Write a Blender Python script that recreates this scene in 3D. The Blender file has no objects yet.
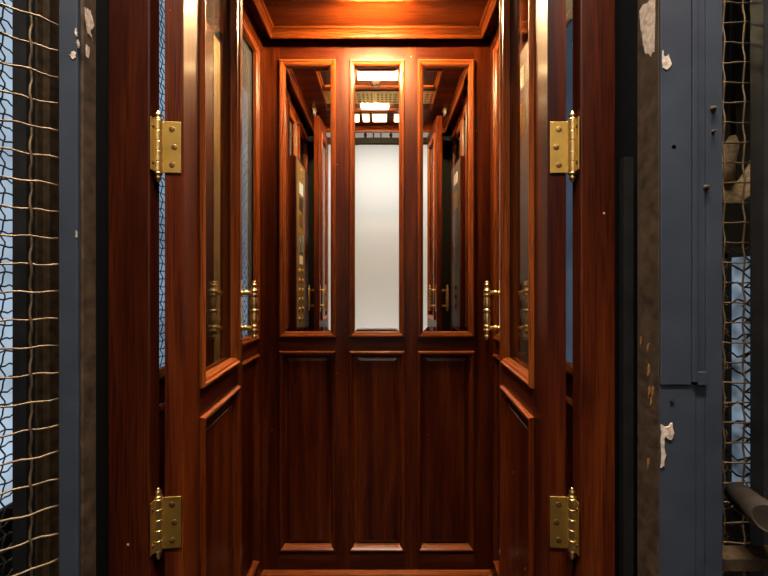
import bpy, bmesh, math, random
from mathutils import Vector, Matrix
random.seed(7)
sc = bpy.context.scene
COL = sc.collection
U = 0.0047            # metres per unit (one unit = one pixel at the back wall)
F = 372.0             # focal length in pixels at 768 wide
EYE = 291 * U         # camera height above the car floor
ZB = F * U            # distance to the back wall

# ------------------------------------------------------------------ camera, world, exposure
cam_d = bpy.data.cameras.new('camera'); cam = bpy.data.objects.new('camera', cam_d); COL.objects.link(cam)
cam.location = (0, 0, EYE); cam.rotation_euler = (math.pi / 2, 0, 0)
cam_d.sensor_width = 36; cam_d.lens = 36 * F / 768; cam_d.clip_start = 0.02
sc.camera = cam
w = bpy.data.worlds.new('world'); sc.world = w; w.use_nodes = True
w.node_tree.nodes['Background'].inputs[0].default_value = (0.6, 0.7, 1, 1)
w.node_tree.nodes['Background'].inputs[1].default_value = 0.0
sc.view_settings.view_transform = 'Standard'; sc.view_settings.look = 'None'
sc.view_settings.gamma = 1; sc.view_settings.exposure = 0.0; sc.view_settings.use_curve_mapping = False
try:
    sc.cycles.max_bounces = 10; sc.cycles.glossy_bounces = 8; sc.cycles.transparent_max_bounces = 16
    sc.cycles.sample_clamp_indirect = 4
except Exception: pass
LAMP_CAR = 2300.0       # strip lamps in the car ceiling
LAMP_CAR_B = 400.0
LAMP_LOW_CAR = 1150.0
LAMP_LOW = 14.0
LAMP_PANEL = 7.0      # small square light panels
LANDING_W = 22.0      # added fill lamps on the landing wall, watts
WIN_L, WIN_R, WIN_R2 = 0.62, 0.19, 0.13

def area_lamp(name, loc, target, sx, sy, watts, col, spread=180):
    d = bpy.data.lights.new(name, 'AREA'); d.shape = 'RECTANGLE'; d.size = sx; d.size_y = sy
    d.energy = watts; d.color = col; d.spread = math.radians(spread)
    o = bpy.data.objects.new(name, d); COL.objects.link(o); o.location = loc
    o.rotation_euler = (Vector(target) - Vector(loc)).to_track_quat('-Z', 'Y').to_euler()
    return o
# landing: two added fills whiten the wall behind the photographer, plus a ceiling lamp
area_lamp('added_landing_fill_upper', (0.0, -0.40, EYE + 1.70), (0, -1.25, EYE + 0.2), 1.6, 0.12, LANDING_W, (1.0, 0.93, 0.84))  # added fill, no visible fixture: whitens the reflected wall
area_lamp('added_landing_fill_low', (0.0, -0.45, EYE - 1.0), (0, -1.25, EYE - 0.25), 1.5, 0.12, LANDING_W * 0.30, (0.92, 0.96, 1.0))  # added fill from below, evens out the lower part of the wall
area_lamp('landing_ceiling_lamp', (0.0, 0.22, EYE + 1.74), (0, 0.42, EYE - 0.2), 1.6, 0.10, 50.0, (1.0, 0.86, 0.72), 75)

# ------------------------------------------------------------------ materials
def new_mat(name):
    m = bpy.data.materials.new(name); m.use_nodes = True
    nt = m.node_tree; return m, nt, nt.nodes, nt.links, nt.nodes['Principled BSDF']
def simple(name, col, rough=0.5, metal=0.0, spec=0.5, noise=0.0, nscale=30, bump=0.0):
    m, nt, N, L, b = new_mat(name)
    b.inputs['Base Color'].default_value = (*col, 1); b.inputs['Roughness'].default_value = rough
    b.inputs['Metallic'].default_value = metal; b.inputs['Specular IOR Level'].default_value = spec
    if noise or bump:
        tc = N.new('ShaderNodeTexCoord'); n = N.new('ShaderNodeTexNoise')
        n.inputs['Scale'].default_value = nscale; n.inputs['Detail'].default_value = 6
        L.new(tc.outputs['Object'], n.inputs['Vector'])
        if noise:
            r = N.new('ShaderNodeValToRGB'); r.color_ramp.elements[0].position = .3; r.color_ramp.elements[1].position = .7
            r.color_ramp.elements[0].color = (*[c * (1 - noise) for c in col], 1)
            r.color_ramp.elements[1].color = (*[min(1, c * (1 + noise)) for c in col], 1)
            L.new(n.outputs['Fac'], r.inputs['Fac']); L.new(r.outputs['Color'], b.inputs['Base Color'])
        if bump:
            bp = N.new('ShaderNodeBump'); bp.inputs['Strength'].default_value = bump; bp.inputs['Distance'].default_value = .002
            L.new(n.outputs['Fac'], bp.inputs['Height']); L.new(bp.outputs['Normal'], b.inputs['Normal'])
    return m
def wood(name, axis, dark, mid, light, across=20, rough=0.38, distort=0.5):
    m, nt, N, L, b = new_mat(name)
    tc = N.new('ShaderNodeTexCoord'); oi = N.new('ShaderNodeObjectInfo')
    off = N.new('ShaderNodeVectorMath'); off.operation = 'SCALE'; off.inputs[0].default_value = (7.3, 5.1, 9.7)
    L.new(oi.outputs['Random'], off.inputs['Scale'])
    add = N.new('ShaderNodeVectorMath'); add.operation = 'ADD'
    L.new(tc.outputs['Object'], add.inputs[0]); L.new(off.outputs['Vector'], add.inputs[1])
    def layer(al, ac, detail, dist):
        mp = N.new('ShaderNodeMapping'); s = [ac, ac, ac]; s['xyz'.index(axis)] = al
        mp.inputs['Scale'].default_value = s; L.new(add.outputs['Vector'], mp.inputs['Vector'])
        n = N.new('ShaderNodeTexNoise'); n.inputs['Scale'].default_value = 1; n.inputs['Detail'].default_value = detail
        n.inputs['Distortion'].default_value = dist; L.new(mp.outputs['Vector'], n.inputs['Vector']); return n
    a = layer(1.1, across, 5, distort); p = layer(9, 420, 2, 0); c = layer(.7, 3.0, 2, 0)
    r = N.new('ShaderNodeValToRGB'); e = r.color_ramp.elements
    e[0].position = .28; e[0].color = (*dark, 1); e[1].position = .74; e[1].color = (*light, 1)
    x = e.new(.5); x.color = (*mid, 1); L.new(a.outputs['Fac'], r.inputs['Fac'])
    pr = N.new('ShaderNodeValToRGB'); q = pr.color_ramp.elements
    q[0].position = .36; q[0].color = (.45, .42, .4, 1); q[1].position = .52; q[1].color = (1, 1, 1, 1)
    L.new(p.outputs['Fac'], pr.inputs['Fac'])
    cr = N.new('ShaderNodeValToRGB'); q = cr.color_ramp.elements
    q[0].position = .3; q[0].color = (.7, .62, .58, 1); q[1].position = .7; q[1].color = (1.15, 1.12, 1.05, 1)
    L.new(c.outputs['Fac'], cr.inputs['Fac'])
    m1 = N.new('ShaderNodeMix'); m1.data_type = 'RGBA'; m1.blend_type = 'MULTIPLY'; m1.inputs[0].default_value = 1
    L.new(r.outputs['Color'], m1.inputs[6]); L.new(pr.outputs['Color'], m1.inputs[7])
    m2 = N.new('ShaderNodeMix'); m2.data_type = 'RGBA'; m2.blend_type = 'MULTIPLY'; m2.inputs[0].default_value = 1
    L.new(m1.outputs[2], m2.inputs[6]); L.new(cr.outputs['Color'], m2.inputs[7])
    vo = N.new('ShaderNodeTexVoronoi'); vo.inputs['Scale'].default_value = 26; L.new(add.outputs['Vector'], vo.inputs['Vector'])
    sep = N.new('ShaderNodeSeparateColor'); L.new(vo.outputs['Color'], sep.inputs[0])
    lim = N.new('ShaderNodeMapRange'); lim.inputs[1].default_value = .80; lim.inputs[2].default_value = 1; lim.inputs[3].default_value = 0; lim.inputs[4].default_value = .075
    L.new(sep.outputs[0], lim.inputs[0])
    lt = N.new('ShaderNodeMath'); lt.operation = 'LESS_THAN'; L.new(vo.outputs['Distance'], lt.inputs[0]); L.new(lim.outputs[0], lt.inputs[1])
    m3 = N.new('ShaderNodeMix'); m3.data_type = 'RGBA'; m3.inputs[7].default_value = (.38, .19, .10, 1)
    L.new(lt.outputs[0], m3.inputs[0]); L.new(m2.outputs[2], m3.inputs[6])
    L.new(m3.outputs[2], b.inputs['Base Color'])
    b.inputs['Roughness'].default_value = rough; b.inputs['Specular IOR Level'].default_value = .12
    b.inputs['Coat Weight'].default_value = .25; b.inputs['Coat Roughness'].default_value = .17; b.inputs['Coat IOR'].default_value = 1.33
    bp = N.new('ShaderNodeBump'); bp.inputs['Strength'].default_value = .12; bp.inputs['Distance'].default_value = .001
    L.new(a.outputs['Fac'], bp.inputs['Height']); L.new(bp.outputs['Normal'], b.inputs['Normal'])
    L.new(bp.outputs['Normal'], b.inputs['Coat Normal'])
    return m
WD = ((.0165, .0016, .0006), (.045, .0069, .0010), (.096, .0210, .0028))
WOOD = {a: wood('mahogany_' + a, a, *WD) for a in 'xyz'}
WOODC = wood('ceiling_mahogany', 'x', (.055, .0075, .0012), (.135, .024, .0035), (.26, .055, .008), across=9, distort=1.6)
WEDGE = {a: wood('moulding_mahogany_' + a, a, (.12, .026, .0055), (.20, .050, .011), (.28, .075, .016), across=55, rough=.30) for a in 'xy'}  # horizontal mouldings paler: lamp light from above painted into the wood
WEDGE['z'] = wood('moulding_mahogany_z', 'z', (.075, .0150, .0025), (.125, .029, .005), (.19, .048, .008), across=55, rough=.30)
CORN = {a: wood('cornice_mahogany_' + a, a, (.040, .0065, .0012), (.075, .0145, .0022), (.13, .029, .0045), across=50, rough=.30) for a in 'xy'}
PEDGE = wood('shaded_panel_moulding_mahogany', 'z', (.030, .0045, .0010), (.060, .0105, .0018), (.105, .022, .0035), across=40, rough=.30)  # upright panel mouldings darker: their shade painted into the same wood
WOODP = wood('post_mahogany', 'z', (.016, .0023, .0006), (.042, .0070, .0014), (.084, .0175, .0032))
DARKWOOD = wood('dark_mahogany', 'x', (.012, .004, .002), (.025, .008, .004), (.05, .016, .007))
BRASS = simple('brass', (.80, .56, .22), .30, 1.0, noise=.12, nscale=60)
PANELBRASS = simple('satin_panel_brass', (.22, .155, .065), .5, .55, noise=.10, nscale=25)
BRASSPLATE = simple('brushed_brass', (.50, .31, .075), .42, 1.0, noise=.15, nscale=25)
BRASSDARK = simple('tarnished_brass', (.16, .09, .03), .5, 1.0, noise=.3, nscale=80)
WIRE = simple('brassy_wire', (.11, .075, .042), .6, .8, noise=.35, nscale=40)
WIREDARK = simple('dark_wire', (.05, .045, .04), .6, .6, noise=.3, nscale=40)
IRON = simple('grey_painted_iron', (.023, .0285, .040), .6, 0, .08, noise=.16, nscale=14, bump=.35)
IRON2 = simple('worn_brown_iron', (.036, .023, .014), .7, 0, .10, noise=.5, nscale=45, bump=.8)
BLACKIRON = simple('black_iron', (.010, .010, .011), .6, 0, .25, noise=.4, nscale=20)
RUSTCHIP = simple('rust_bloom', (.16, .085, .03), .9, 0, .1, noise=.5, nscale=150)
RUST = simple('rusty_steel', (.030, .019, .009), .9, 0, .1, noise=.5, nscale=60, bump=.8)
BLACKSHEET = simple('black_sheet', (.006, .006, .006), .9, 0, .03)  # near-black, also holds the painted shade of the gaps beside the posts
PIPE = simple('dull_steel_pipe', (.020, .015, .011), .75, .2, .15, noise=.3, nscale=30)
CHIP = simple('peeled_cream_primer', (.36, .29, .235), .9, 0, .1, noise=.4, nscale=120, bump=.6)
HOLE = simple('bolt_hole_black', (.004, .004, .004), .9)
PLASTER = simple('white_landing_plaster', (.82, .81, .79), .9, 0, .1, noise=.02, nscale=60, bump=.1)
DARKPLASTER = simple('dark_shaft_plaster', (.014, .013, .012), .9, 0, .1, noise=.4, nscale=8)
CONCRETE = simple('landing_floor_stone', (.012, .011, .010), .8, 0, .1, noise=.25, nscale=12)
FLOORM = simple('dark_lino', (.018, .011, .008), .5, 0, .3, noise=.2, nscale=40)
STEEL = simple('satin_steel', (.27, .28, .30), .38, 1.0, noise=.06, nscale=40)
WHITEPL = simple('white_plastic', (.80, .77, .70), .4)
BLACKPL = simple('black_plastic', (.012, .012, .014), .3)
BROWNPL = simple('brown_enamel', (.07, .03, .015), .3)
GREYSCREEN = simple('grey_screen', (.12, .14, .16), .15)
TAN = simple('tan_rope', (.50, .36, .20), .9, 0, .1, noise=.4, nscale=90)
DOME = simple('smoked_dome', (.03, .02, .015), .15)
def mirror_mat():
    m, nt, N, L, b = new_mat('silvered_mirror')
    g = N.new('ShaderNodeBsdfGlossy'); g.inputs['Color'].default_value = (.90, .89, .86, 1); g.inputs['Roughness'].default_value = 0.004
    L.new(g.outputs[0], N['Material Output'].inputs['Surface']) if hasattr(N, '__getitem__') else None
    return m
def glass_mat(name, tint, refl=1.0, haze=0.0, hazecol=(.5, .55, .6)):
    m, nt, N, L, b = new_mat(name)
    t = N.new('ShaderNodeBsdfTransparent'); t.inputs[0].default_value = (*tint, 1)
    g = N.new('ShaderNodeBsdfGlossy'); g.inputs['Roughness'].default_value = .01; g.inputs['Color'].default_value = (refl, refl, refl, 1)
    lw = N.new('ShaderNodeLayerWeight'); lw.inputs[0].default_value = .5
    pw = N.new('ShaderNodeMath'); pw.operation = 'POWER'; pw.inputs[1].default_value = 5; L.new(lw.outputs['Facing'], pw.inputs[0])
    fr = N.new('ShaderNodeMath'); fr.operation = 'MULTIPLY_ADD'; fr.inputs[1].default_value = .92; fr.inputs[2].default_value = .035
    L.new(pw.outputs[0], fr.inputs[0])
    mx = N.new('ShaderNodeMixShader'); L.new(fr.outputs[0], mx.inputs[0]); L.new(t.outputs[0], mx.inputs[1]); L.new(g.outputs[0], mx.inputs[2])
    out = mx
    if haze:
        d = N.new('ShaderNodeBsdfDiffuse'); d.inputs[0].default_value = (*hazecol, 1)
        m2 = N.new('ShaderNodeMixShader'); m2.inputs[0].default_value = haze
        L.new(mx.outputs[0], m2.inputs[1]); L.new(d.outputs[0], m2.inputs[2]); out = m2
    L.new(out.outputs[0], N['Material Output'].inputs['Surface']); return m
def emit(name, col, s, noise=0.0, nscale=3):
    m, nt, N, L, b = new_mat(name)
    e = N.new('ShaderNodeEmission'); e.inputs[0].default_value = (*col, 1); e.inputs[1].default_value = s
    if noise:
        tc = N.new('ShaderNodeTexCoord'); n = N.new('ShaderNodeTexNoise'); n.inputs['Scale'].default_value = nscale
        L.new(tc.outputs['Object'], n.inputs['Vector'])
        mr = N.new('ShaderNodeMapRange'); mr.inputs[1].default_value = .3; mr.inputs[2].default_value = .7
        mr.inputs[3].default_value = s * (1 - noise); mr.inputs[4].default_value = s * (1 + noise)
        L.new(n.outputs['Fac'], mr.inputs[0]); L.new(mr.outputs[0], e.inputs[1])
    L.new(e.outputs[0], N['Material Output'].inputs['Surface']); return m
MIRROR = mirror_mat()
GLASS = glass_mat('clear_glass', (.86, .88, .86))
GLASSW = glass_mat('car_window_glass', (.80, .86, .90), haze=.05)
LAMPM = emit('strip_lamp_diffuser', (1.0, .66, .30), LAMP_CAR)
LAMPB = emit('second_lamp_diffuser', (1.0, .70, .38), LAMP_CAR_B)
LAMPD = emit('lower_lamp_diffuser', (1.0, .74, .45), LAMP_LOW)
LAMPDC = emit('car_lower_lamp_diffuser', (1.0, .66, .30), LAMP_LOW_CAR)
LAMPP = emit('light_panel_diffuser', (1.0, .72, .42), LAMP_PANEL)
SKYL = emit('daylit_frosted_window', (.62, .80, 1.0), WIN_L, .45, 2.2)
SKYR = emit('daylit_frosted_window_dim', (.62, .80, 1.0), WIN_R, .8, 9)
SKYR2 = emit('daylit_frosted_window_grey', (.60, .75, 1.0), WIN_R2, .3, 2)
LITSQ = emit('lit_floor_indicator', (1.0, .88, .62), .9)

# ------------------------------------------------------------------ mesh helpers
ID = lambda u, v, w: (u, v, w)
class MB:
    def __init__(s, fn=ID): s.v = []; s.f = []; s.m = []; s.sm = []; s.fn = fn
    def P(s, u, v, w): s.v.append(s.fn(u, v, w)); return len(s.v) - 1
    def face(s, ids, mat=0, smooth=False): s.f.append(ids); s.m.append(mat); s.sm.append(smooth)
    def box(s, a, b, mat=0):
        i = [s.P(x, y, z) for x in (a[0], b[0]) for y in (a[1], b[1]) for z in (a[2], b[2])]
        for q in ((0, 1, 3, 2), (4, 6, 7, 5), (0, 4, 5, 1), (2, 3, 7, 6), (0, 2, 6, 4), (1, 5, 7, 3)): s.face([i[k] for k in q], mat)
        return s
    def sweep(s, rect, prof, mats=(0, 1), cap=False, closed=False):
        u0, v0, u1, v1 = rect; loops = []
        for d, w in prof:
            loops.append([s.P(u0 + d, v0 + d, w), s.P(u1 - d, v0 + d, w), s.P(u1 - d, v1 - d, w), s.P(u0 + d, v1 - d, w)])
        n = len(loops)
        for k in range(n if closed else n - 1):
            a, b = loops[k], loops[(k + 1) % n]
            for j in range(4): s.face([a[j], a[(j + 1) % 4], b[(j + 1) % 4], b[j]], mats[j % 2])
        if cap: s.face(loops[-1], mats[1])
        return s
    def tube(s, pts, r, seg=8, mat=0, caps=True):
        pts = [Vector(p) for p in pts]; rings = []
        rr = r if isinstance(r, (list, tuple)) else [r] * len(pts)
        ref = Vector((0, 0, 1))
        if abs((pts[-1] - pts[0]).normalized().z) > .8: ref = Vector((1, 0, 0))
        for i, p in enumerate(pts):
            t = (pts[min(i + 1, len(pts) - 1)] - pts[max(i - 1, 0)]).normalized()
            a = t.cross(ref).normalized(); b = t.cross(a)
            rings.append([s.P(*(p + rr[i] * (a * math.cos(2 * math.pi * k / seg) + b * math.sin(2 * math.pi * k / seg)))) for k in range(seg)])
        for a, b in zip(rings, rings[1:]):
            for k in range(seg): s.face([a[k], a[(k + 1) % seg], b[(k + 1) % seg], b[k]], mat, True)
        if caps: s.face(rings[0][::-1], mat); s.face(rings[-1], mat)
        return s
    def lathe(s, prof, o, ax=(0, 0, 1), seg=16, mat=0):
        o = Vector(o); ax = Vector(ax).normalized()
        return s.tube([o + ax * h for h, r in prof], [max(r, 1e-4) for h, r in prof], seg, mat)
    def poly(s, pts, t, mat=0):   # irregular flat patch: pts are (u, v, w), thickness t along w
        a = [s.P(*p) for p in pts]; b = [s.P(p[0], p[1], p[2] + t) for p in pts]; n = len(a)
        s.face(a, mat); s.face(b[::-1], mat)
        for k in range(n): s.face([a[k], b[k], b[(k + 1) % n], a[(k + 1) % n]], mat)
        return s
    def build(s, name, mats, parent=None, bevel=0.0):
        me = bpy.data.meshes.new(name); me.from_pydata(s.v, [], s.f)
        for m in (mats if isinstance(mats, (list, tuple)) else [mats]): me.materials.append(m)
        me.polygons.foreach_set('material_index', s.m); me.polygons.foreach_set('use_smooth', s.sm)
        bm = bmesh.new(); bm.from_mesh(me); bmesh.ops.recalc_face_normals(bm, faces=bm.faces); bm.to_mesh(me); bm.free()
        me.update(); o = bpy.data.objects.new(name, me); COL.objects.link(o)
        if bevel:
            b = o.modifiers.new('edge', 'BEVEL'); b.width = bevel; b.segments = 2; b.limit_method = 'ANGLE'; b.angle_limit = math.radians(50)
        if parent: o.parent = parent
        return o
def empty(name, loc=(0, 0, 0), rz=0):
    o = bpy.data.objects.new(name, None); COL.objects.link(o); o.location = loc; o.rotation_euler = (0, 0, rz); o.empty_display_size = .05; return o
def tag(o, label=None, cat=None, group=None, kind=None):
    if label: o['label'] = label
    if cat: o['category'] = cat
    if group: o['group'] = group
    if kind: o['kind'] = kind
    return o
def dup(o, parent=None):
    c = o.copy(); COL.objects.link(c); c.parent = parent
    for ch in list(o.children): dup(ch, c)
    return c

# ------------------------------------------------------------------ the car: room shell
XL, XR = -121 * U, 106.5 * U
YF = 0.728                                  # front end of the side walls
CH = EYE + 252 * U                          # car ceiling
GL_T, GL_B, PN_T, PN_B = EYE + 227.5 * U, EYE - 49 * U, EYE - 63 * U, EYE - 262 * U
GMOULD = [(0, 0), (0, .009), (.004, .013), (.010, .013), (.013, .009), (.019, .007), (.024, .001), (.026, -.010)]
PMOULD = [(0, 0), (0, .008), (.004, .0125), (.009, .0125), (.014, .007), (.021, -.003), (.023, -.012)]
RAISED = [(.018, -.012), (.031, -.012), (.033, -.0105), (.046, -.003), (.047, -.0015)]

def framed_wall(name, fn, ax, ulen, cols, top, bottom, kind_of, loc):
    """stile-and-rail panelling; cols = [(u0, u1, pane?)], fn maps (u, v, w) to local xyz"""
    T = .045
    mb = MB(fn); us = [0] + [x for c in cols for x in c[:2]] + [ulen]
    for k in range(0, len(us), 2): mb.box((us[k], bottom, -T), (us[k + 1], top, 0), 1)
    for c in cols:
        for a, b in ((GL_T, top), (PN_T, GL_B), (bottom, PN_B)): mb.box((c[0], a, -T), (c[1], b, -.0006), 0)
        if not c[2]: mb.box((c[0], GL_B, -T), (c[1], GL_T, -.0006), 1)
    wl = mb.build(name, [WOOD[ax], WOOD['z']]); wl.location = loc; tag(wl, kind='structure')
    for c in cols:
        if c[2]:
            mo = MB(fn).sweep((c[0], GL_B, c[1], GL_T), GMOULD).build('pane_moulding', [WEDGE[ax], WEDGE['z']], wl)
            if c[2] == 'mirror':
                r = (c[0] + .020, GL_B + .020, c[1] - .020, GL_T - .020)
                MB(fn).sweep(r, [(0, -.0110), (.026, -.0106)], (0, 0), cap=True).build('bevelled_mirror', MIRROR, wl)
            else:
                MB(fn).box((c[0] + .005, GL_B + .005, -.022), (c[1] - .005, GL_T - .005, -.018)).build('window_pane', GLASSW, wl)
        rp = MB(fn).sweep((c[0], PN_B, c[1], PN_T), RAISED, (1, 1), cap=True).build('raised_panel', [WOOD[ax], WOOD['z']], wl)
        MB(fn).sweep((c[0], PN_B, c[1], PN_T), PMOULD).build('panel_moulding', [WEDGE[ax], PEDGE], rp)
    return wl

# back wall: three mirrors above three raised panels
px = lambda x: (x - 384.5) * U - XL
wall_back = framed_wall('wall_back', lambda u, v, w: (u, -w, v), 'x', XR - XL,
    [(px(280), px(336.3), 'mirror'), (px(349.8), px(405), 'mirror'), (px(418.3), px(474.6), 'mirror')], CH + .05, 0, None, (XL, ZB, 0))
tag(wall_back, 'mahogany back wall of the car with three tall mirrors over raised panels', 'wall')
zf = lambda z: z * ZB - YF
wall_left = framed_wall('wall_left', lambda u, v, w: (w, u, v), 'y', ZB - YF,
    [(zf(.47), zf(.61), 'glass'), (zf(.645), zf(.775), 'glass'), (zf(.81), zf(.957), 'glass')], CH + .05, 0, None, (XL, YF, 0))
tag(wall_left, 'mahogany side wall with daylit glass behind the left door leaf', 'wall')
wall_right = framed_wall('wall_right', lambda u, v, w: (-w, u, v), 'y', ZB - YF,
    [(zf(.50), zf(.655), 'glass'), (zf(.675), zf(.78), 'glass'), (zf(.81), zf(.957), 'glass')], CH + .05, 0, None, (XR, YF, 0))
tag(wall_right, 'mahogany side wall with grey glass behind the right door leaf', 'wall')

# floor, ceiling, cornice, floor bead
fl = MB().box((XL - .06, .60, -.05), (XR + .06, ZB + .06, 0)).build('floor', FLOORM); tag(fl, 'dark floor of the lift car', 'floor', kind='structure')
ce = MB().box((XL - .06, .68, CH), (XR + .06, ZB + .06, CH + .06)).build('ceiling', WOODC); tag(ce, 'swirling grained mahogany ceiling of the lift car', 'ceiling', kind='structure')
YC = .745
def cornice_prof():
    p = [(9.5, 252), (9.5, 243.2), (10.2, 242.2), (11.4, 242.0), (12.2, 243), (12.4, 245), (11.4, 247.0), (13.2, 249.2), (14.8, 249.6), (15.4, 250.6), (14.8, 251.4), (16.2, 252)]
    return [(d * U, EYE + h * U) for d, h in p]
co = MB(lambda u, v, w: (u, v, w)).sweep((XL, YC, XR, ZB), cornice_prof()).build('trim_1', [CORN['x'], CORN['y']])
tag(co, 'stepped mahogany cornice around the car ceiling', 'cornice', kind='structure')
bd = MB()
prof = [(0, .044), (.008, .044), (.022, .038), (.026, .030), (.026, 0)]
bd.sweep((XL, YC, XR, ZB), [(d, h) for d, h in prof]); bo = bd.build('trim_2', [WEDGE['x'], WEDGE['y']]); tag(bo, 'pale wooden bead along the foot of the car walls', 'trim', kind='structure')

# front: jamb posts, header with a glazed slot
PY0, PY1 = .694, .726
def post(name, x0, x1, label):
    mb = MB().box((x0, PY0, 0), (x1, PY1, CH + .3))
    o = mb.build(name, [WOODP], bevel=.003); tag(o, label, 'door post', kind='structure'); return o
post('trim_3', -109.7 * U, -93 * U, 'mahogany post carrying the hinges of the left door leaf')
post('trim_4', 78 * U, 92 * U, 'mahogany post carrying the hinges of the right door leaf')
hd = MB().box((-93 * U, PY0, EYE + 252 * U), (78 * U, PY1, CH + .3), 0).build('wall_front', [WOOD['x']]); tag(hd, 'mahogany header over the door opening', 'wall', kind='structure')
hb = MB().box((-93 * U, PY0, EYE + 231 * U), (78 * U, PY1, EYE + 240.5 * U)).build('trim_5', [BLACKSHEET], bevel=.002); tag(hb, 'black bar across the head of the door opening', 'lintel', kind='structure')
sill = MB().box((XL - .06, .55, -.05), (XR + .06, .60, .004)).build('trim_6', [IRON]); tag(sill, 'grey metal sill of the car doorway', 'sill', kind='structure')
# outer car skin, painted near-black for the shaded gaps beside the posts
sk = MB()
sk.box((-.70, .728, -.3), (XL - .002, .742, CH + .4)); sk.box((XL, .7275, 0), (-109 * U, .740, CH))
o = sk.build('wall_outer_left', BLACKSHEET); tag(o, 'car skin beside the left post, shade of the gap painted black', 'wall', kind='structure')
sk = MB(); sk.box((XR + .002, .728, -.3), (.60, .742, CH + .4)); sk.box((91 * U, .7275, 0), (XR, .740, CH))
o = sk.build('wall_outer_right', BLACKSHEET); tag(o, 'car skin beside the right post, shade of the gap painted black', 'wall', kind='structure')

# turned spindles standing in the slot over the door
sp = [(0, .010), (.006, .010), (.008, .006), (.016, .011), (.024, .013), (.034, .008), (.040, .006), (.046, .010), (.053, .010)]
slim = [(0, .007), (.006, .007), (.010, .0035), (.026, .006), (.042, .0035), (.047, .007), (.053, .007)]
for x, pr, m, lab in ((-30, sp, WOOD['z'], 'squat wooden spindle in the slot over the doors, first from the left post'),
                      (-17, slim, BRASSDARK, 'slim dark spindle in the slot over the doors, second from the left post'),
                      (-5, slim, BRASSDARK, 'slim dark spindle in the slot over the doors, third from the left post'),
                      (11, sp, WOOD['z'], 'squat wooden spindle in the slot over the doors, nearest the right post')):
    o = MB().lathe(pr, (0, 0, 0)).build('turned_spindle', m); o.location = (x * U, .71, EYE + 240.5 * U)
    tag(o, lab, 'spindle', 'spindles over the door opening')

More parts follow.
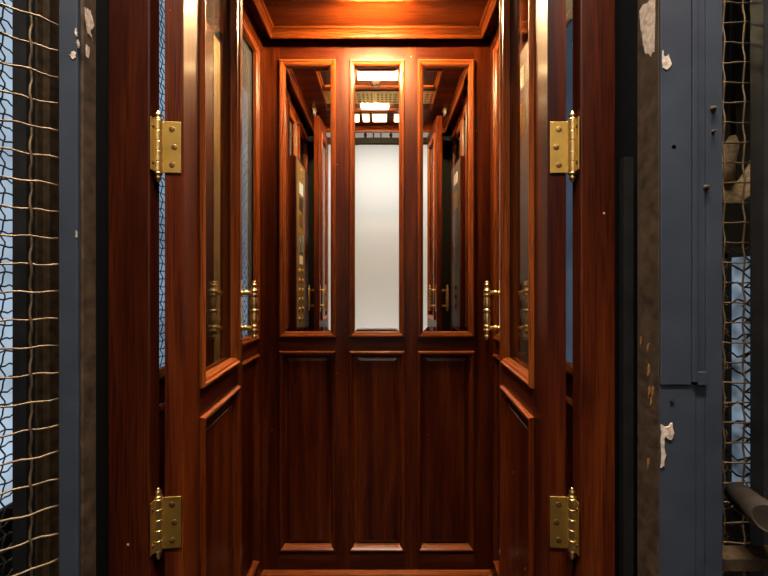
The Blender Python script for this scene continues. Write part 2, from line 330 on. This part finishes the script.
# ------------------------------------------------------------------ door leaves with pulls and hinges
LEAF, TH = .3925, .035
def door(name, sg, loc, rz, label):
    """s runs along the leaf from the hinge edge, w points into the car (0 = inner face)"""
    H = EYE + 238 * U; B0 = .012
    gb, gt, pt, pb = EYE - 45.5 * U, EYE + 219 * U, EYE - 58.8 * U, .17
    s0, s1 = .077, LEAF - .050
    L = lambda s, v, w: (sg * w, s, v - B0)
    mb = MB(L)
    mb.box((0, B0, -TH), (s0, H, 0), 1); mb.box((s1, B0, -TH), (LEAF, H, 0), 1)
    for a, b in ((gt, H), (pt, gb), (B0, pb)): mb.box((s0, a, -TH), (s1, b, 0), 0)
    d = mb.build(name, [WOOD['y'], WOOD['z']], bevel=.0015); d.location = (loc[0], loc[1], B0); d.rotation_euler = (0, 0, rz)
    tag(d, label, 'door', kind='structure')
    Lb = lambda s, v, w: (sg * (-TH - w), s, v - B0)
    DM = [(0, 0), (0, .006), (.003, .010), (.007, .010), (.010, .006), (.016, .004), (.020, -.003), (.021, -.013)]
    for fn in (L, Lb):
        MB(fn).sweep((s0, gb, s1, gt), DM).build('pane_moulding', [WEDGE['y'], WEDGE['z']], d)
        rp = MB(fn).sweep((s0, pb, s1, pt), [(.016, -.011), (.026, -.011), (.028, -.0095), (.042, -.003), (.043, -.0015)], (1, 1), cap=True).build('raised_panel', [WOOD['y'], WOOD['z']], d)
        MB(fn).sweep((s0, pb, s1, pt), [(0, 0), (0, .006), (.003, .010), (.008, .010), (.012, .005), (.018, -.003), (.020, -.011)]).build('panel_moulding', [WEDGE['y'], PEDGE], rp)
    MB(L).box((s0, gb, -TH / 2 - .003), (s1, gt, -TH / 2 + .003)).build('glass_pane', GLASS, d)
    # pull handles, one each side of the leaf
    hs, hz = LEAF - .024, EYE - 13.9 * U
    half = [(0, .0112), (.0030, .0108), (.0042, .0078), (.0060, .0078), (.0120, .0094), (.0250, .0104), (.0360, .0092), (.0420, .0076), (.0436, .0098), (.0462, .0102), (.0480, .0088), (.0542, .0088),
            (.0560, .0104), (.0590, .0104), (.0606, .0076), (.0660, .0070), (.0715, .0060), (.0735, .0082), (.0758, .0082), (.0775, .0050), (.0800, .0056), (.0830, .0058), (.0850, .0040), (.0864, .0005)]
    prof = [(-h, q) for h, q in reversed(half[1:])] + half
    for fn, off in ((L, .040), (Lb, .040)):
        hb = MB().lathe(prof, fn(hs, hz, off), seg=20).build('pull_handle', BRASS, d)
        st = MB()
        for dz in (-.0511, .0511):
            a, b = Vector(fn(hs, hz + dz, 0)), Vector(fn(hs, hz + dz, off)); n = (b - a)
            st.tube([a + n * t for t in (0, .1, .12, .3, .34, .4, .44, 1)], [.0105, .0105, .0070, .0062, .0084, .0084, .0062, .0062], 14)
        st.build('handle_stub', BRASS, hb)
        bp = MB(fn); bp.box((hs - .009, hz - .088, 0), (hs + .009, hz + .088, .003)); bp.build('back_plate', BRASS, hb, bevel=.0015)
    # butt hinges: leaf plate on the hinge edge, the other plate on the post
    for vc in (EYE + 57.3 * U, EYE - 95.4 * U):
        hh = .0490
        pl = MB(L).box((-.0022, vc - hh, -TH - .004), (0.0, vc + hh, -.004)).build('hinge', BRASSPLATE, d, bevel=.0006)
        kn = MB()
        c = L(-.003, vc, -TH - .0095)
        pr = []
        n = 5; seg = 2 * hh / n
        for k in range(n):
            a = -hh + k * seg
            pr += [(a + .0003, .0062), (a + .0006, .0076), (a + .0009, .0078), (a + .0014, .0078), (a + seg - .0014, .0078), (a + seg - .0009, .0078), (a + seg - .0006, .0076), (a + seg - .0003, .0062)]
        fin = [(hh, .0066), (hh + .001, .0075), (hh + .004, .0075), (hh + .005, .0042), (hh + .007, .0042), (hh + .010, .0060), (hh + .013, .0052), (hh + .015, .0028), (hh + .0175, .0030), (hh + .019, .0018), (hh + .0195, .0003)]
        allp = [(-h, r) for h, r in reversed(fin)] + pr + fin
        kn.lathe(allp, c, seg=18); kn.build('knuckle', BRASS, pl)
        # plate on the post: lies in the post's side face, turned back by the swing of the leaf
        M = Matrix.Rotation(-rz, 3, 'Z')
        def Q(a, v, t):   # a: toward the viewer from the pin, t: into the opening
            p = M @ Vector((-sg * .004 + sg * t, -a, 0)); return (c[0] + p.x, c[1] + p.y, v - B0)
        q = MB(Q).box((-.003, vc - hh, 0), (.019, vc + hh, .002)); q.build('post_plate', BRASSPLATE, pl, bevel=.0005)
        sw = MB()
        for dv, ds in ((.034, -.0125), (0, -.0080), (-.034, -.0125)):
            o0 = L(-.0022, vc + dv, ds - .004 - TH * .28 + .006)
            sw.lathe([(-.0002, .0058), (.0003, .0056), (.0004, .0046), (.0007, .0030), (.0012, .0001)], (o0[0], o0[1], o0[2]), (0, -1, 0), 14)
        for dv in (.034, -.034):
            o0 = Q(.013, vc + dv, .002); sw.lathe([(-.0002, .0045), (.0005, .004), (.0009, .0001)], o0, M @ Vector((sg, 0, 0)), 12)
        sw.build('screw', BRASSDARK, pl)
    return d
AL, AR = math.atan(.0893), -math.atan(.0712)
door('door_1', 1, (-.3854, .715), AL, 'left door leaf swung inward, brass pull and glass over a raised panel')
door('door_2', -1, (.3143, .715), AR, 'right door leaf swung inward, brass pull and glass over a raised panel')

# ------------------------------------------------------------------ wall stations between the side windows
def station(name, side, label, cat):
    X = (-109.5 if side < 0 else 95) * U; XW = XL if side < 0 else XR
    y0, y1 = (.555 if side < 0 else .605) * ZB, .768 * ZB
    vb, vt = -56, 165
    r = empty(name, (XW, (y0 + y1) / 2, EYE + vb * U)); tag(r, label, cat)
    ox, oy, oz = r.location
    fn = lambda s, v, w: (X - ox - side * w, s - oy, EYE + v * U - oz)
    D = abs(X - XW)
    MB(fn).box((y0, vb, -D + .0005), (y1, vt, 0)).build('housing', WOOD['z'], r, bevel=.004)
    a, b = .640 * ZB, .760 * ZB
    if side < 0:
        MB(fn).box((a, -52, 0), (b, 162, .003)).build('face_plate', PANELBRASS, r, bevel=.001)
        m = (a + b) / 2
        for v in (155, 145): MB().lathe([(0, .006), (.004, .006), (.006, .002)], fn(m, v, .003), (1, 0, 0)).build('indicator_lamp', WHITEPL, r)
        def sq(nm, v0, v1, hw, mat, off=0):
            f = MB(fn).box((m - hw + off, v0, .003), (m + hw + off, v1, .006)).build(nm, mat, r, bevel=.001); return f
        sq('floor_indicator', 122, 137, .045, LITSQ); sq('dark_display', 101, 117, .045, BLACKPL); sq('enamel_plaque', 80, 94, .045, BROWNPL)
        sq('grey_display', 45, 69, .055, GREYSCREEN); sq('notice_card', 31, 42, .040, WHITEPL)
        for i in range(6):
            for k in (-1, 1):
                MB().lathe([(0, .016), (.003, .016), (.004, .012), (.007, .012), (.008, .009)], fn(m + k * .042, 22 - i * 12.5, .003), (1, 0, 0), 20).build('call_button', BRASS, r)
    else:
        MB(fn).box((a, -52, 0), (b, 162, .003)).build('face_plate', STEEL, r, bevel=.001)
        m = (a + b) / 2
        MB(fn).box((m - .05, 136, .003), (m + .05, 150, .006)).build('notice_card', WHITEPL, r)
        g = MB(fn)
        for i in range(8):
            for k in range(8): g.box((m - .056 + k * .0145, 104 + i * 2.9, .003), (m - .048 + k * .0145, 106 + i * 2.9, .005))
        g.build('speaker_grille', BRASS, r)
        for v in (-2, -14, -26): MB(fn).box((m - .02, v, .003), (m + .02, v + 5, .010)).build('rocker_switch', BLACKPL, r)
station('operating_panel', -1, 'tall brass operating panel with lit square and buttons behind the left door', 'control panel')
station('intercom_panel', 1, 'tall pale steel panel with notice card and speaker behind the right door', 'control panel')

# ------------------------------------------------------------------ ceiling fittings
def cy(z): return z * ZB
lx0, lx1 = -80 * U, 68 * U
r = empty('ceiling_light_fitting', ((lx0 + lx1) / 2, cy(.745), CH)); tag(r, 'large framed ceiling light with two pierced brass grilles and strip lamps', 'ceiling light')
ox, oy, oz = r.location
C = lambda x, y, d: (x - ox, y - oy, -d)         # d = drop below the ceiling
MB(C).sweep((lx0, cy(.60), lx1, cy(.873)), [(0, 0), (0, .006), (.004, .010), (.010, .010), (.014, .006), (.022, .006), (.026, .003)]).build('frame', [WEDGE['x'], WEDGE['y']], r)
MB(C).box((lx0 + .02, cy(.605), 0), (lx1 - .02, cy(.868), .003)).build('back_board', DARKWOOD, r)
for x0, x1, y0, y1, d, m, ml in ((-32 * U, 17 * U, cy(.833), cy(.848), .028, LAMPM, LAMPDC), (-31 * U, 6 * U, cy(.629), cy(.650), .022, LAMPB, LAMPD)):
    q = MB(C).box((x0, y0, .003), (x1, y1, d)).build('strip_lamp', m, r)
    MB(C).box((x0 - .001, y0 - .001, d), (x1 + .001, y1 + .001, d + .0025)).build('lower_diffuser', ml, q)  # dimmer underside added to keep lamp light off the lower walls
MB(C).box((lx0 + .03, cy(.757), .003), (lx1 - .03, cy(.775), .014)).build('cross_bar', WEDGE['x'], r, bevel=.003)
MB().lathe([(0, .030), (.006, .030), (.010, .026), (.020, .022), (.027, .012), (.029, .001)], C(-10 * U, cy(.798), .003), (0, 0, -1), 24).build('dome', DOME, r)
for a, b in ((-77, -13.5), (-10.5, 65)):
    x0, x1, y0, y1 = a * U, b * U, cy(.664), cy(.742)
    g = MB(C); n = int((x1 - x0) / .024); mrows = int((y1 - y0) / .026)
    for i in range(n + 1): x = x0 + (x1 - x0) * i / n; g.box((x - .006, y0, .006), (x + .006, y1, .011))
    for k in range(mrows + 1): y = y0 + (y1 - y0) * k / mrows; g.box((x0, y - .006, .0065), (x1, y + .006, .0105))
    g.box((x0 - .004, y0 - .004, .004), (x0 + .006, y1 + .004, .014)); g.box((x1 - .006, y0 - .004, .004), (x1 + .004, y1 + .004, .014))
    g.box((x0, y0 - .004, .004), (x1, y0 + .006, .014)); g.box((x0, y1 - .006, .004), (x1, y1 + .004, .014))
    gr = g.build('brass_grille', BRASS, r)
    MB(C).box((x0, y0, .003), (x1, y1, .0045)).build('grille_backing', BRASSDARK, gr)
for x0, x1, lab in ((-55, -39, 'small square light panel on the car ceiling nearest the left door'),
                    (-31, -22, 'narrow light panel on the car ceiling left of the broad one'),
                    (-16.5, 3.5, 'broadest light panel on the car ceiling in front of the grilles'),
                    (15.5, 32, 'small square light panel on the car ceiling nearest the right door')):
    p = empty('light_panel', ((x0 + x1) / 2 * U, cy(.540), CH)); tag(p, lab, 'ceiling light', 'light panels on the car ceiling')
    hw = (x1 - x0) / 2 * U; hl = .030 * ZB
    MB().sweep((-hw - .008, -hl - .008, hw + .008, hl + .008), [(0, 0), (0, -.006), (.006, -.008), (.009, -.004)], (0, 0)).build('frame', BRASS, p)
    MB().box((-hw, -hl, -.012), (hw, hl, -.001)).build('diffuser', LAMPP, p)
for x, lab in ((-98, 'small white bracket on the car ceiling beside the left cornice'), (86, 'small white bracket on the car ceiling beside the right cornice')):
    o = MB().box((-.006, -.02, -.035), (.006, .02, 0)).box((-.012, -.026, -.006), (.012, .026, 0)).build('ceiling_bracket', WHITEPL); o.location = (x * U, cy(.60), CH)
    tag(o, lab, 'bracket', 'ceiling brackets')

# ------------------------------------------------------------------ landing side: iron uprights
def bolt(parent, x, y, z, rr=.006):
    b = MB().lathe([(0, rr * 1.5), (.001, rr * 1.5), (.0012, rr), (.005, rr), (.006, rr * .6)], (x, y, z), (0, -1, 0), 8).build('bolt', IRON2, parent); return b
ZI = .33; YI = ZI * ZB
r = empty('iron_upright', (-103 * U, YI, 0)); tag(r, 'grey painted iron upright with brown edge between wire mesh and left post', 'upright')
def W(parent): 
    o = parent.location
    return lambda x, y, z: (x - o[0], y - o[1], z - o[2])
H1 = EYE + 1.5
fn = W(r)
MB(fn).box((-107.4 * U, YI, -.3), (-101.2 * U, YI + .028, H1)).build('face_plate', IRON, r, bevel=.0015)
MB(fn).box((-101.0 * U, YI + .004, -.3), (-99.9 * U, YI + .030, H1)).build('side_return', IRON2, r, bevel=.001)
MB(fn).box((-101.2 * U, YI + .012, -.3), (-101.0 * U, YI + .03, H1)).build('groove', BLACKIRON, r)
def chip(parent, fn, pts, y):
    MB(lambda a, b, c: fn(a, c, b)).poly([((p[0] - 384.5) * ZI * U, EYE + (288 - p[1]) * ZI * U, y - .0008) for p in rag(pts)], .0012).build('paint_chip', CHIP, parent)
def rag(pts, k=3, amp=.8):
    out = []
    for a, b in zip(pts, pts[1:] + pts[:1]):
        for i in range(k):
            t = i / k; out.append((a[0] + (b[0] - a[0]) * t + (random.uniform(-amp, amp) if i else 0), a[1] + (b[1] - a[1]) * t + (random.uniform(-amp, amp) if i else 0)))
    return out
def jag(cx, cyy, rx, ry, n=14):
    return [(cx + rx * math.cos(t) * random.uniform(.5, 1.1), cyy + ry * math.sin(t) * random.uniform(.5, 1.1)) for t in [2 * math.pi * k / n for k in range(n)]]
for c in ((77, 32, 1.6, 6), (74, 55, 3.4, 4.5), (79, 44, 1.4, 5), (77.2, 234, 1.0, 4)): chip(r, fn, jag(*c), YI)
def side_chip(parent, fn, xs, pts, sgn, mat=None):   # on the return face: pts are (depth fraction, px height at ZI)
    MB(lambda a, b, c: fn(c, a, b)).poly([(YI + .004 + p[0] * .026, EYE + (288 - p[1]) * ZI * U, xs) for p in [(q[0] * .012, q[1]) for q in rag([(a / .012 if 0 else a * 83.3, b) for a, b in pts], 4, 2.2)]], sgn * .0008).build('paint_chip', mat or CHIP, parent)
side_chip(r, fn, -99.9 * U, [(.1, 4), (.5, 2), (.8, 14), (.5, 22), (.7, 32), (.3, 28), (.12, 16)], 1)
side_chip(r, fn, -99.9 * U, [(.2, 40), (.45, 43), (.4, 50), (.18, 52)], 1)

r = empty('iron_upright', (101 * U, YI, 0)); tag(r, 'wide grey painted iron upright with peeled cream patch beside right post', 'upright')
fn = W(r)
xr = lambda p: (p - 384.5) * ZI * U
zr = lambda p: EYE + (288 - p) * ZI * U
MB(fn).box((91.3 * U, YI, zr(385)), (xr(692), YI + .05, H1)).build('face_plate', IRON, r, bevel=.001)
MB(fn).box((91.1 * U, YI + .0015, -.3), (xr(697), YI + .05, zr(385.3))).build('lower_plate', IRON, r, bevel=.001)
MB(fn).box((xr(692.3), YI - .002, zr(382)), (xr(697.4), YI + .05, H1)).build('edge_strip', IRON, r, bevel=.001)
MB(fn).box((xr(697.4), YI + .003, -.3), (xr(707.4), YI + .05, H1)).build('middle_plate', IRON, r, bevel=.001)
MB(fn).box((xr(697.6), YI - .001, zr(385)), (xr(707), YI + .004, zr(372))).build('lap_plate', IRON, r, bevel=.0005)
MB(fn).box((xr(708), YI + .003, -.3), (xr(725), YI + .045, H1)).build('outer_plate', IRON, r, bevel=.001)
MB(fn).box((90.7 * U, YI + .001, -.3), (91.05 * U, YI + .049, H1)).build('side_return', IRON2, r, bevel=.0006)
for p in ((715, 108), (708, 187), (715, 131)): bolt(r, xr(p[0]) - r.location.x, YI + .003 - r.location.y, zr(p[1]), .0018 if p[1] < 150 and p[1] > 120 else .003)
for p in ((674.5, 147), (673, 400)):
    MB().lathe([(0, .0034), (.0008, .0034)], (xr(p[0]) - r.location.x, YI + .0008 - r.location.y, zr(p[1])), (0, -1, 0), 16).build('bolt_hole', HOLE, r)
chip(r, fn, [(661.4, 425), (668, 427), (673, 423), (675, 433), (672, 440), (666, 437), (665, 445), (667, 455), (665, 466), (661.4, 468), (662, 450)], YI + .001)
chip(r, fn, [(663, 50), (665, 57), (669, 54), (672, 64), (667, 70), (663, 68)], YI)
side_chip(r, fn, 90.7 * U, [(.1, -10), (1.5, -10), (1.4, 10), (1.2, 25), (1.0, 40), (.5, 50), (.2, 48), (.15, 20)], -1)
for _ in range(7):
    a, b = random.uniform(.2, 1.3), random.uniform(320, 470)
    side_chip(r, fn, 90.7 * U, [(a, b), (a + .18, b + 2), (a + .2, b + random.uniform(6, 14)), (a + .05, b + 8)], -1, RUSTCHIP)

# ------------------------------------------------------------------ crimped wire mesh screens
def mesh_screen(name, label, P0, dirv, t0, t1, z0, z1, pitch, toff, zoff, rad, amp, mat, frame=True, seg=6, group=None, wave=.5):
    r = empty(name, (P0[0], P0[1], z0)); tag(r, label, 'wire mesh', group)
    d = Vector((dirv[0], dirv[1], 0)).normalized(); nrm = Vector((d.y, -d.x, 0))
    mh, mv = MB(), MB()
    step = pitch / 4
    def pt(t, z, n, tz): p = d * t + nrm * n; return (p.x, p.y, z - z0)
    j = 0; z = z0 + zoff
    while z < z1:
        pts = []; t = t0; 
        while t <= t1 + 1e-6:
            ph = math.pi * (t - toff) / pitch + math.pi * j
            pts.append(pt(t, z + amp * wave * math.sin(ph * 2 + j), amp * math.cos(ph), 0)); t += step
        mh.tube(pts, rad, seg); z += pitch; j += 1
    i = 0; t = t0 + ((toff - t0) % pitch)
    while t <= t1:
        pts = []; z = z0
        while z <= z1:
            ph = math.pi * (z - z0 - zoff) / pitch + math.pi * i
            pts.append(pt(t + amp * wave * math.sin(ph * 2), z, -amp * math.cos(ph), 0)); z += step
        mv.tube(pts, rad, seg); t += pitch; i += 1
    mh.build('cross_wires', mat, r); mv.build('upright_wires', mat, r)
    if frame:
        for t in (t0, t1):
            f = MB(); a = d * t
            f.tube([(a.x, a.y, 0), (a.x, a.y, z1 - z0)], .006, 6); f.build('edge_rod', BLACKIRON, r)
    return r
mesh_screen('mesh_screen', 'brassy crimped wire mesh screen beside left iron upright', (-107.9 * U, .334 * ZB), (-.755, -.656), .003, .40, -.2, EYE + 1.4, 8.9 * U, 7.3 * U, .014, .0017, .0026, WIRE, frame=False)
mesh_screen('mesh_screen', 'brassy crimped wire mesh screen beside right iron upright', (150.5 * U, .445 * ZB), (1, 0), .0, .098, -.2, EYE + 1.4, 8.9 * U, 9.6 * U, .031, .0018, .0022, WIRE, wave=.25, frame=False)
mesh_screen('mesh_screen', 'dark wire mesh screen before the bright left shaft window', (-1.20, .90), (0, 1), 0, 3.4, .1, EYE + 2.1, 8.9 * U, .02, .02, .0028, .006, WIREDARK, seg=4)
mesh_screen('mesh_screen', 'dark wavy wire mesh screen across the right shaft', (.735, 1.02), (.55, -.5), -.05, .22, .1, EYE + .12, 8.9 * U, .02, .02, .0024, .009, WIRE, seg=4, wave=.9)

# ------------------------------------------------------------------ shaft: columns, windows, odds and ends
def column(name, x0, x1, y0, y1, label, mat=BLACKIRON):
    mb = MB(); o = empty(name, ((x0 + x1) / 2, (y0 + y1) / 2, -.3)); tag(o, label, 'steel column')
    f = W(o); 
    MB(f).box((x0, y0, -.3), (x0 + .012, y1, EYE + 1.7)).build('flange', mat, o)
    MB(f).box((x1 - .012, y0, -.3), (x1, y1, EYE + 1.7)).build('flange', mat, o)
    MB(f).box((x0 + .012, (y0 + y1) / 2 - .02, -.3), (x1 - .012, (y0 + y1) / 2 + .02, EYE + 1.7)).build('web', mat, o); return o
column('steel_column', -.859, -.752, .86, .885, 'black steel column behind the left mesh screen')
column('brown_rail', -.60, -.575, .64, .66, 'thin brown rail behind the left mesh close to the iron upright', RUST)
column('steel_column', .752, .87, .737, .764, 'black steel column closing the right mesh screen')
o = empty('iron_ledge', (130 * U, .36 * ZB, EYE - 98 * U)); tag(o, 'rusty iron ledge at the foot of the right mesh', 'ledge')
f = W(o)
MB(f).box((112.3 * U, .361 * ZB, EYE - 98.6 * U), (150 * U, .379 * ZB, EYE - 97.6 * U)).build('top_plate', RUST, o)
MB(f).box((112.3 * U, .360 * ZB, EYE - 102 * U), (150 * U, .362 * ZB, EYE - 97.7 * U)).build('front_lip', IRON2, o)
o = MB().tube([(0, 0, 0), (.001, .001, 0), (10 * U, 17 * U, -5 * U), (17 * U, 29 * U, -8 * U)], [4.4 * U, 4.9 * U, 4.9 * U, 4.9 * U], 20).build('steel_pipe', PIPE)
o.location = (131.5 * U, .34 * ZB, EYE - 78.5 * U); tag(o, 'stub of round steel pipe poking past the right mesh', 'pipe')
# rope hank hanging behind the right mesh
o = empty('rope_hank', (.905, .95, EYE + .32)); tag(o, 'tan rope hank hanging behind the upper right mesh', 'rope'); 
for k in range(7):
    mb = MB(); a = .03 + .006 * k
    mb.tube([(-.06 + .13 * t, .004 * k, .012 * k - .09 - a * math.sin(math.pi * t) + .05 * t) for t in [i / 10 for i in range(11)]], .0055, 6)
    mb.build('loop', TAN, o)
mb = MB(); mb.tube([(-.02, .02, -.05), (-.015, .02, 0), (0, .02, .05), (.005, .02, .075)], [.022, .020, .017, .008], 10); mb.build('knot', TAN, o)
o = MB().tube([(0, 0, 0), (0, 0, 1.6)], .006, 8).build('hanging_cable', WIREDARK); o.location = (.91, .97, EYE + .39); tag(o, 'dark cable hanging down to the rope hank', 'cable')
o = MB().box((0, 0, 0), (.018, .015, 1.7)).build('guide_strip', BLACKIRON); o.location = (.457, .708, EYE - 1.45); tag(o, 'blue grey steel strip in the dark gap beside the right post', 'strip')

def pane(name, x, y0, y1, z0, z1, mat, label):
    o = empty(name, (x, (y0 + y1) / 2, z0)); tag(o, label, 'window', kind='structure'); f = W(o)
    MB(f).box((x - .004, y0, z0), (x + .004, y1, z1)).build('frosted_pane', mat, o)
    fr = MB(f)
    for a in (y0, y1): fr.box((x - .02, a - .02, z0), (x + .02, a + .02, z1))
    for a in (z0, z1): fr.box((x - .02, y0, a - .02), (x + .02, y1, a + .02))
    fr.build('window_frame', BLACKIRON, o)
pane('window_1', -1.50, .95, 4.6, EYE - .88, EYE + 2.15, SKYL, 'bright daylit frosted window beyond the left mesh')
pane('window_2', 1.50, 1.47, 1.62, EYE - .92, EYE + .15, SKYR, 'slim daylit window low in the right shaft')
pane('window_3', 1.50, 2.2, 5.0, EYE - .95, EYE + 2.15, SKYR2, 'grey daylit window beyond the right wall of the car')
def wallbox(name, a, b, mat, label):
    o = MB().box(a, b).build(name, mat); tag(o, label, 'wall', kind='structure'); return o
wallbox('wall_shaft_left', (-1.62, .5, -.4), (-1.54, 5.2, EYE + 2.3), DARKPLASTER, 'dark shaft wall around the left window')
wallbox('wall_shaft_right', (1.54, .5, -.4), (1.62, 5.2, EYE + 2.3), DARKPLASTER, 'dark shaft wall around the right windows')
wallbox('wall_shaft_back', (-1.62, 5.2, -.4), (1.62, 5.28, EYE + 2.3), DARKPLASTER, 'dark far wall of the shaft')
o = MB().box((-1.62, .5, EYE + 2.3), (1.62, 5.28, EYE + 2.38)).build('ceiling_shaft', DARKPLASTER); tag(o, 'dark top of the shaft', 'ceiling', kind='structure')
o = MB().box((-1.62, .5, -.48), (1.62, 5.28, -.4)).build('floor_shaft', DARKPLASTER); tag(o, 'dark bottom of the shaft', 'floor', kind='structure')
# landing behind the photographer
o = MB().box((-1.15, -1.22, 0), (1.15, -1.19, EYE - .62)).build('trim_7', DARKWOOD); tag(o, 'unseen dark wooden dado added to cut light off the foot of the landing wall', 'dado', kind='structure')  # added below the mirrored part so less white wall lights the car
for i, (a, b) in enumerate(((-1.15, -.80), (.70, 1.15))):
    o = MB().box((a, -1.22, EYE - .62), (b, -1.17, EYE + 2.25)).build('trim_%d' % (8 + i), DARKWOOD); tag(o, 'unseen dark wooden pilaster added to narrow the bright landing wall', 'pilaster', kind='structure')  # added at both sides to limit the wall's bounce light
wallbox('wall_landing', (-1.15, -1.30, 0), (1.15, -1.22, EYE + 2.25), PLASTER, 'white plastered landing wall reflected in the middle mirror')
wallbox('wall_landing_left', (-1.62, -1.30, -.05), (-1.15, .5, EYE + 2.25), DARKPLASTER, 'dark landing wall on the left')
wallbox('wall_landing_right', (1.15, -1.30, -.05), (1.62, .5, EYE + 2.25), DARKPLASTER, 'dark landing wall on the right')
o = MB().box((-1.62, -1.30, -.06), (1.62, .55, -.001)).build('floor_landing', CONCRETE); tag(o, 'grey stone landing floor', 'floor', kind='structure')
o = MB().box((-1.62, -1.30, EYE + 2.25), (1.62, .6, EYE + 2.33)).build('ceiling_landing', DARKPLASTER); tag(o, 'dark landing ceiling', 'ceiling', kind='structure')
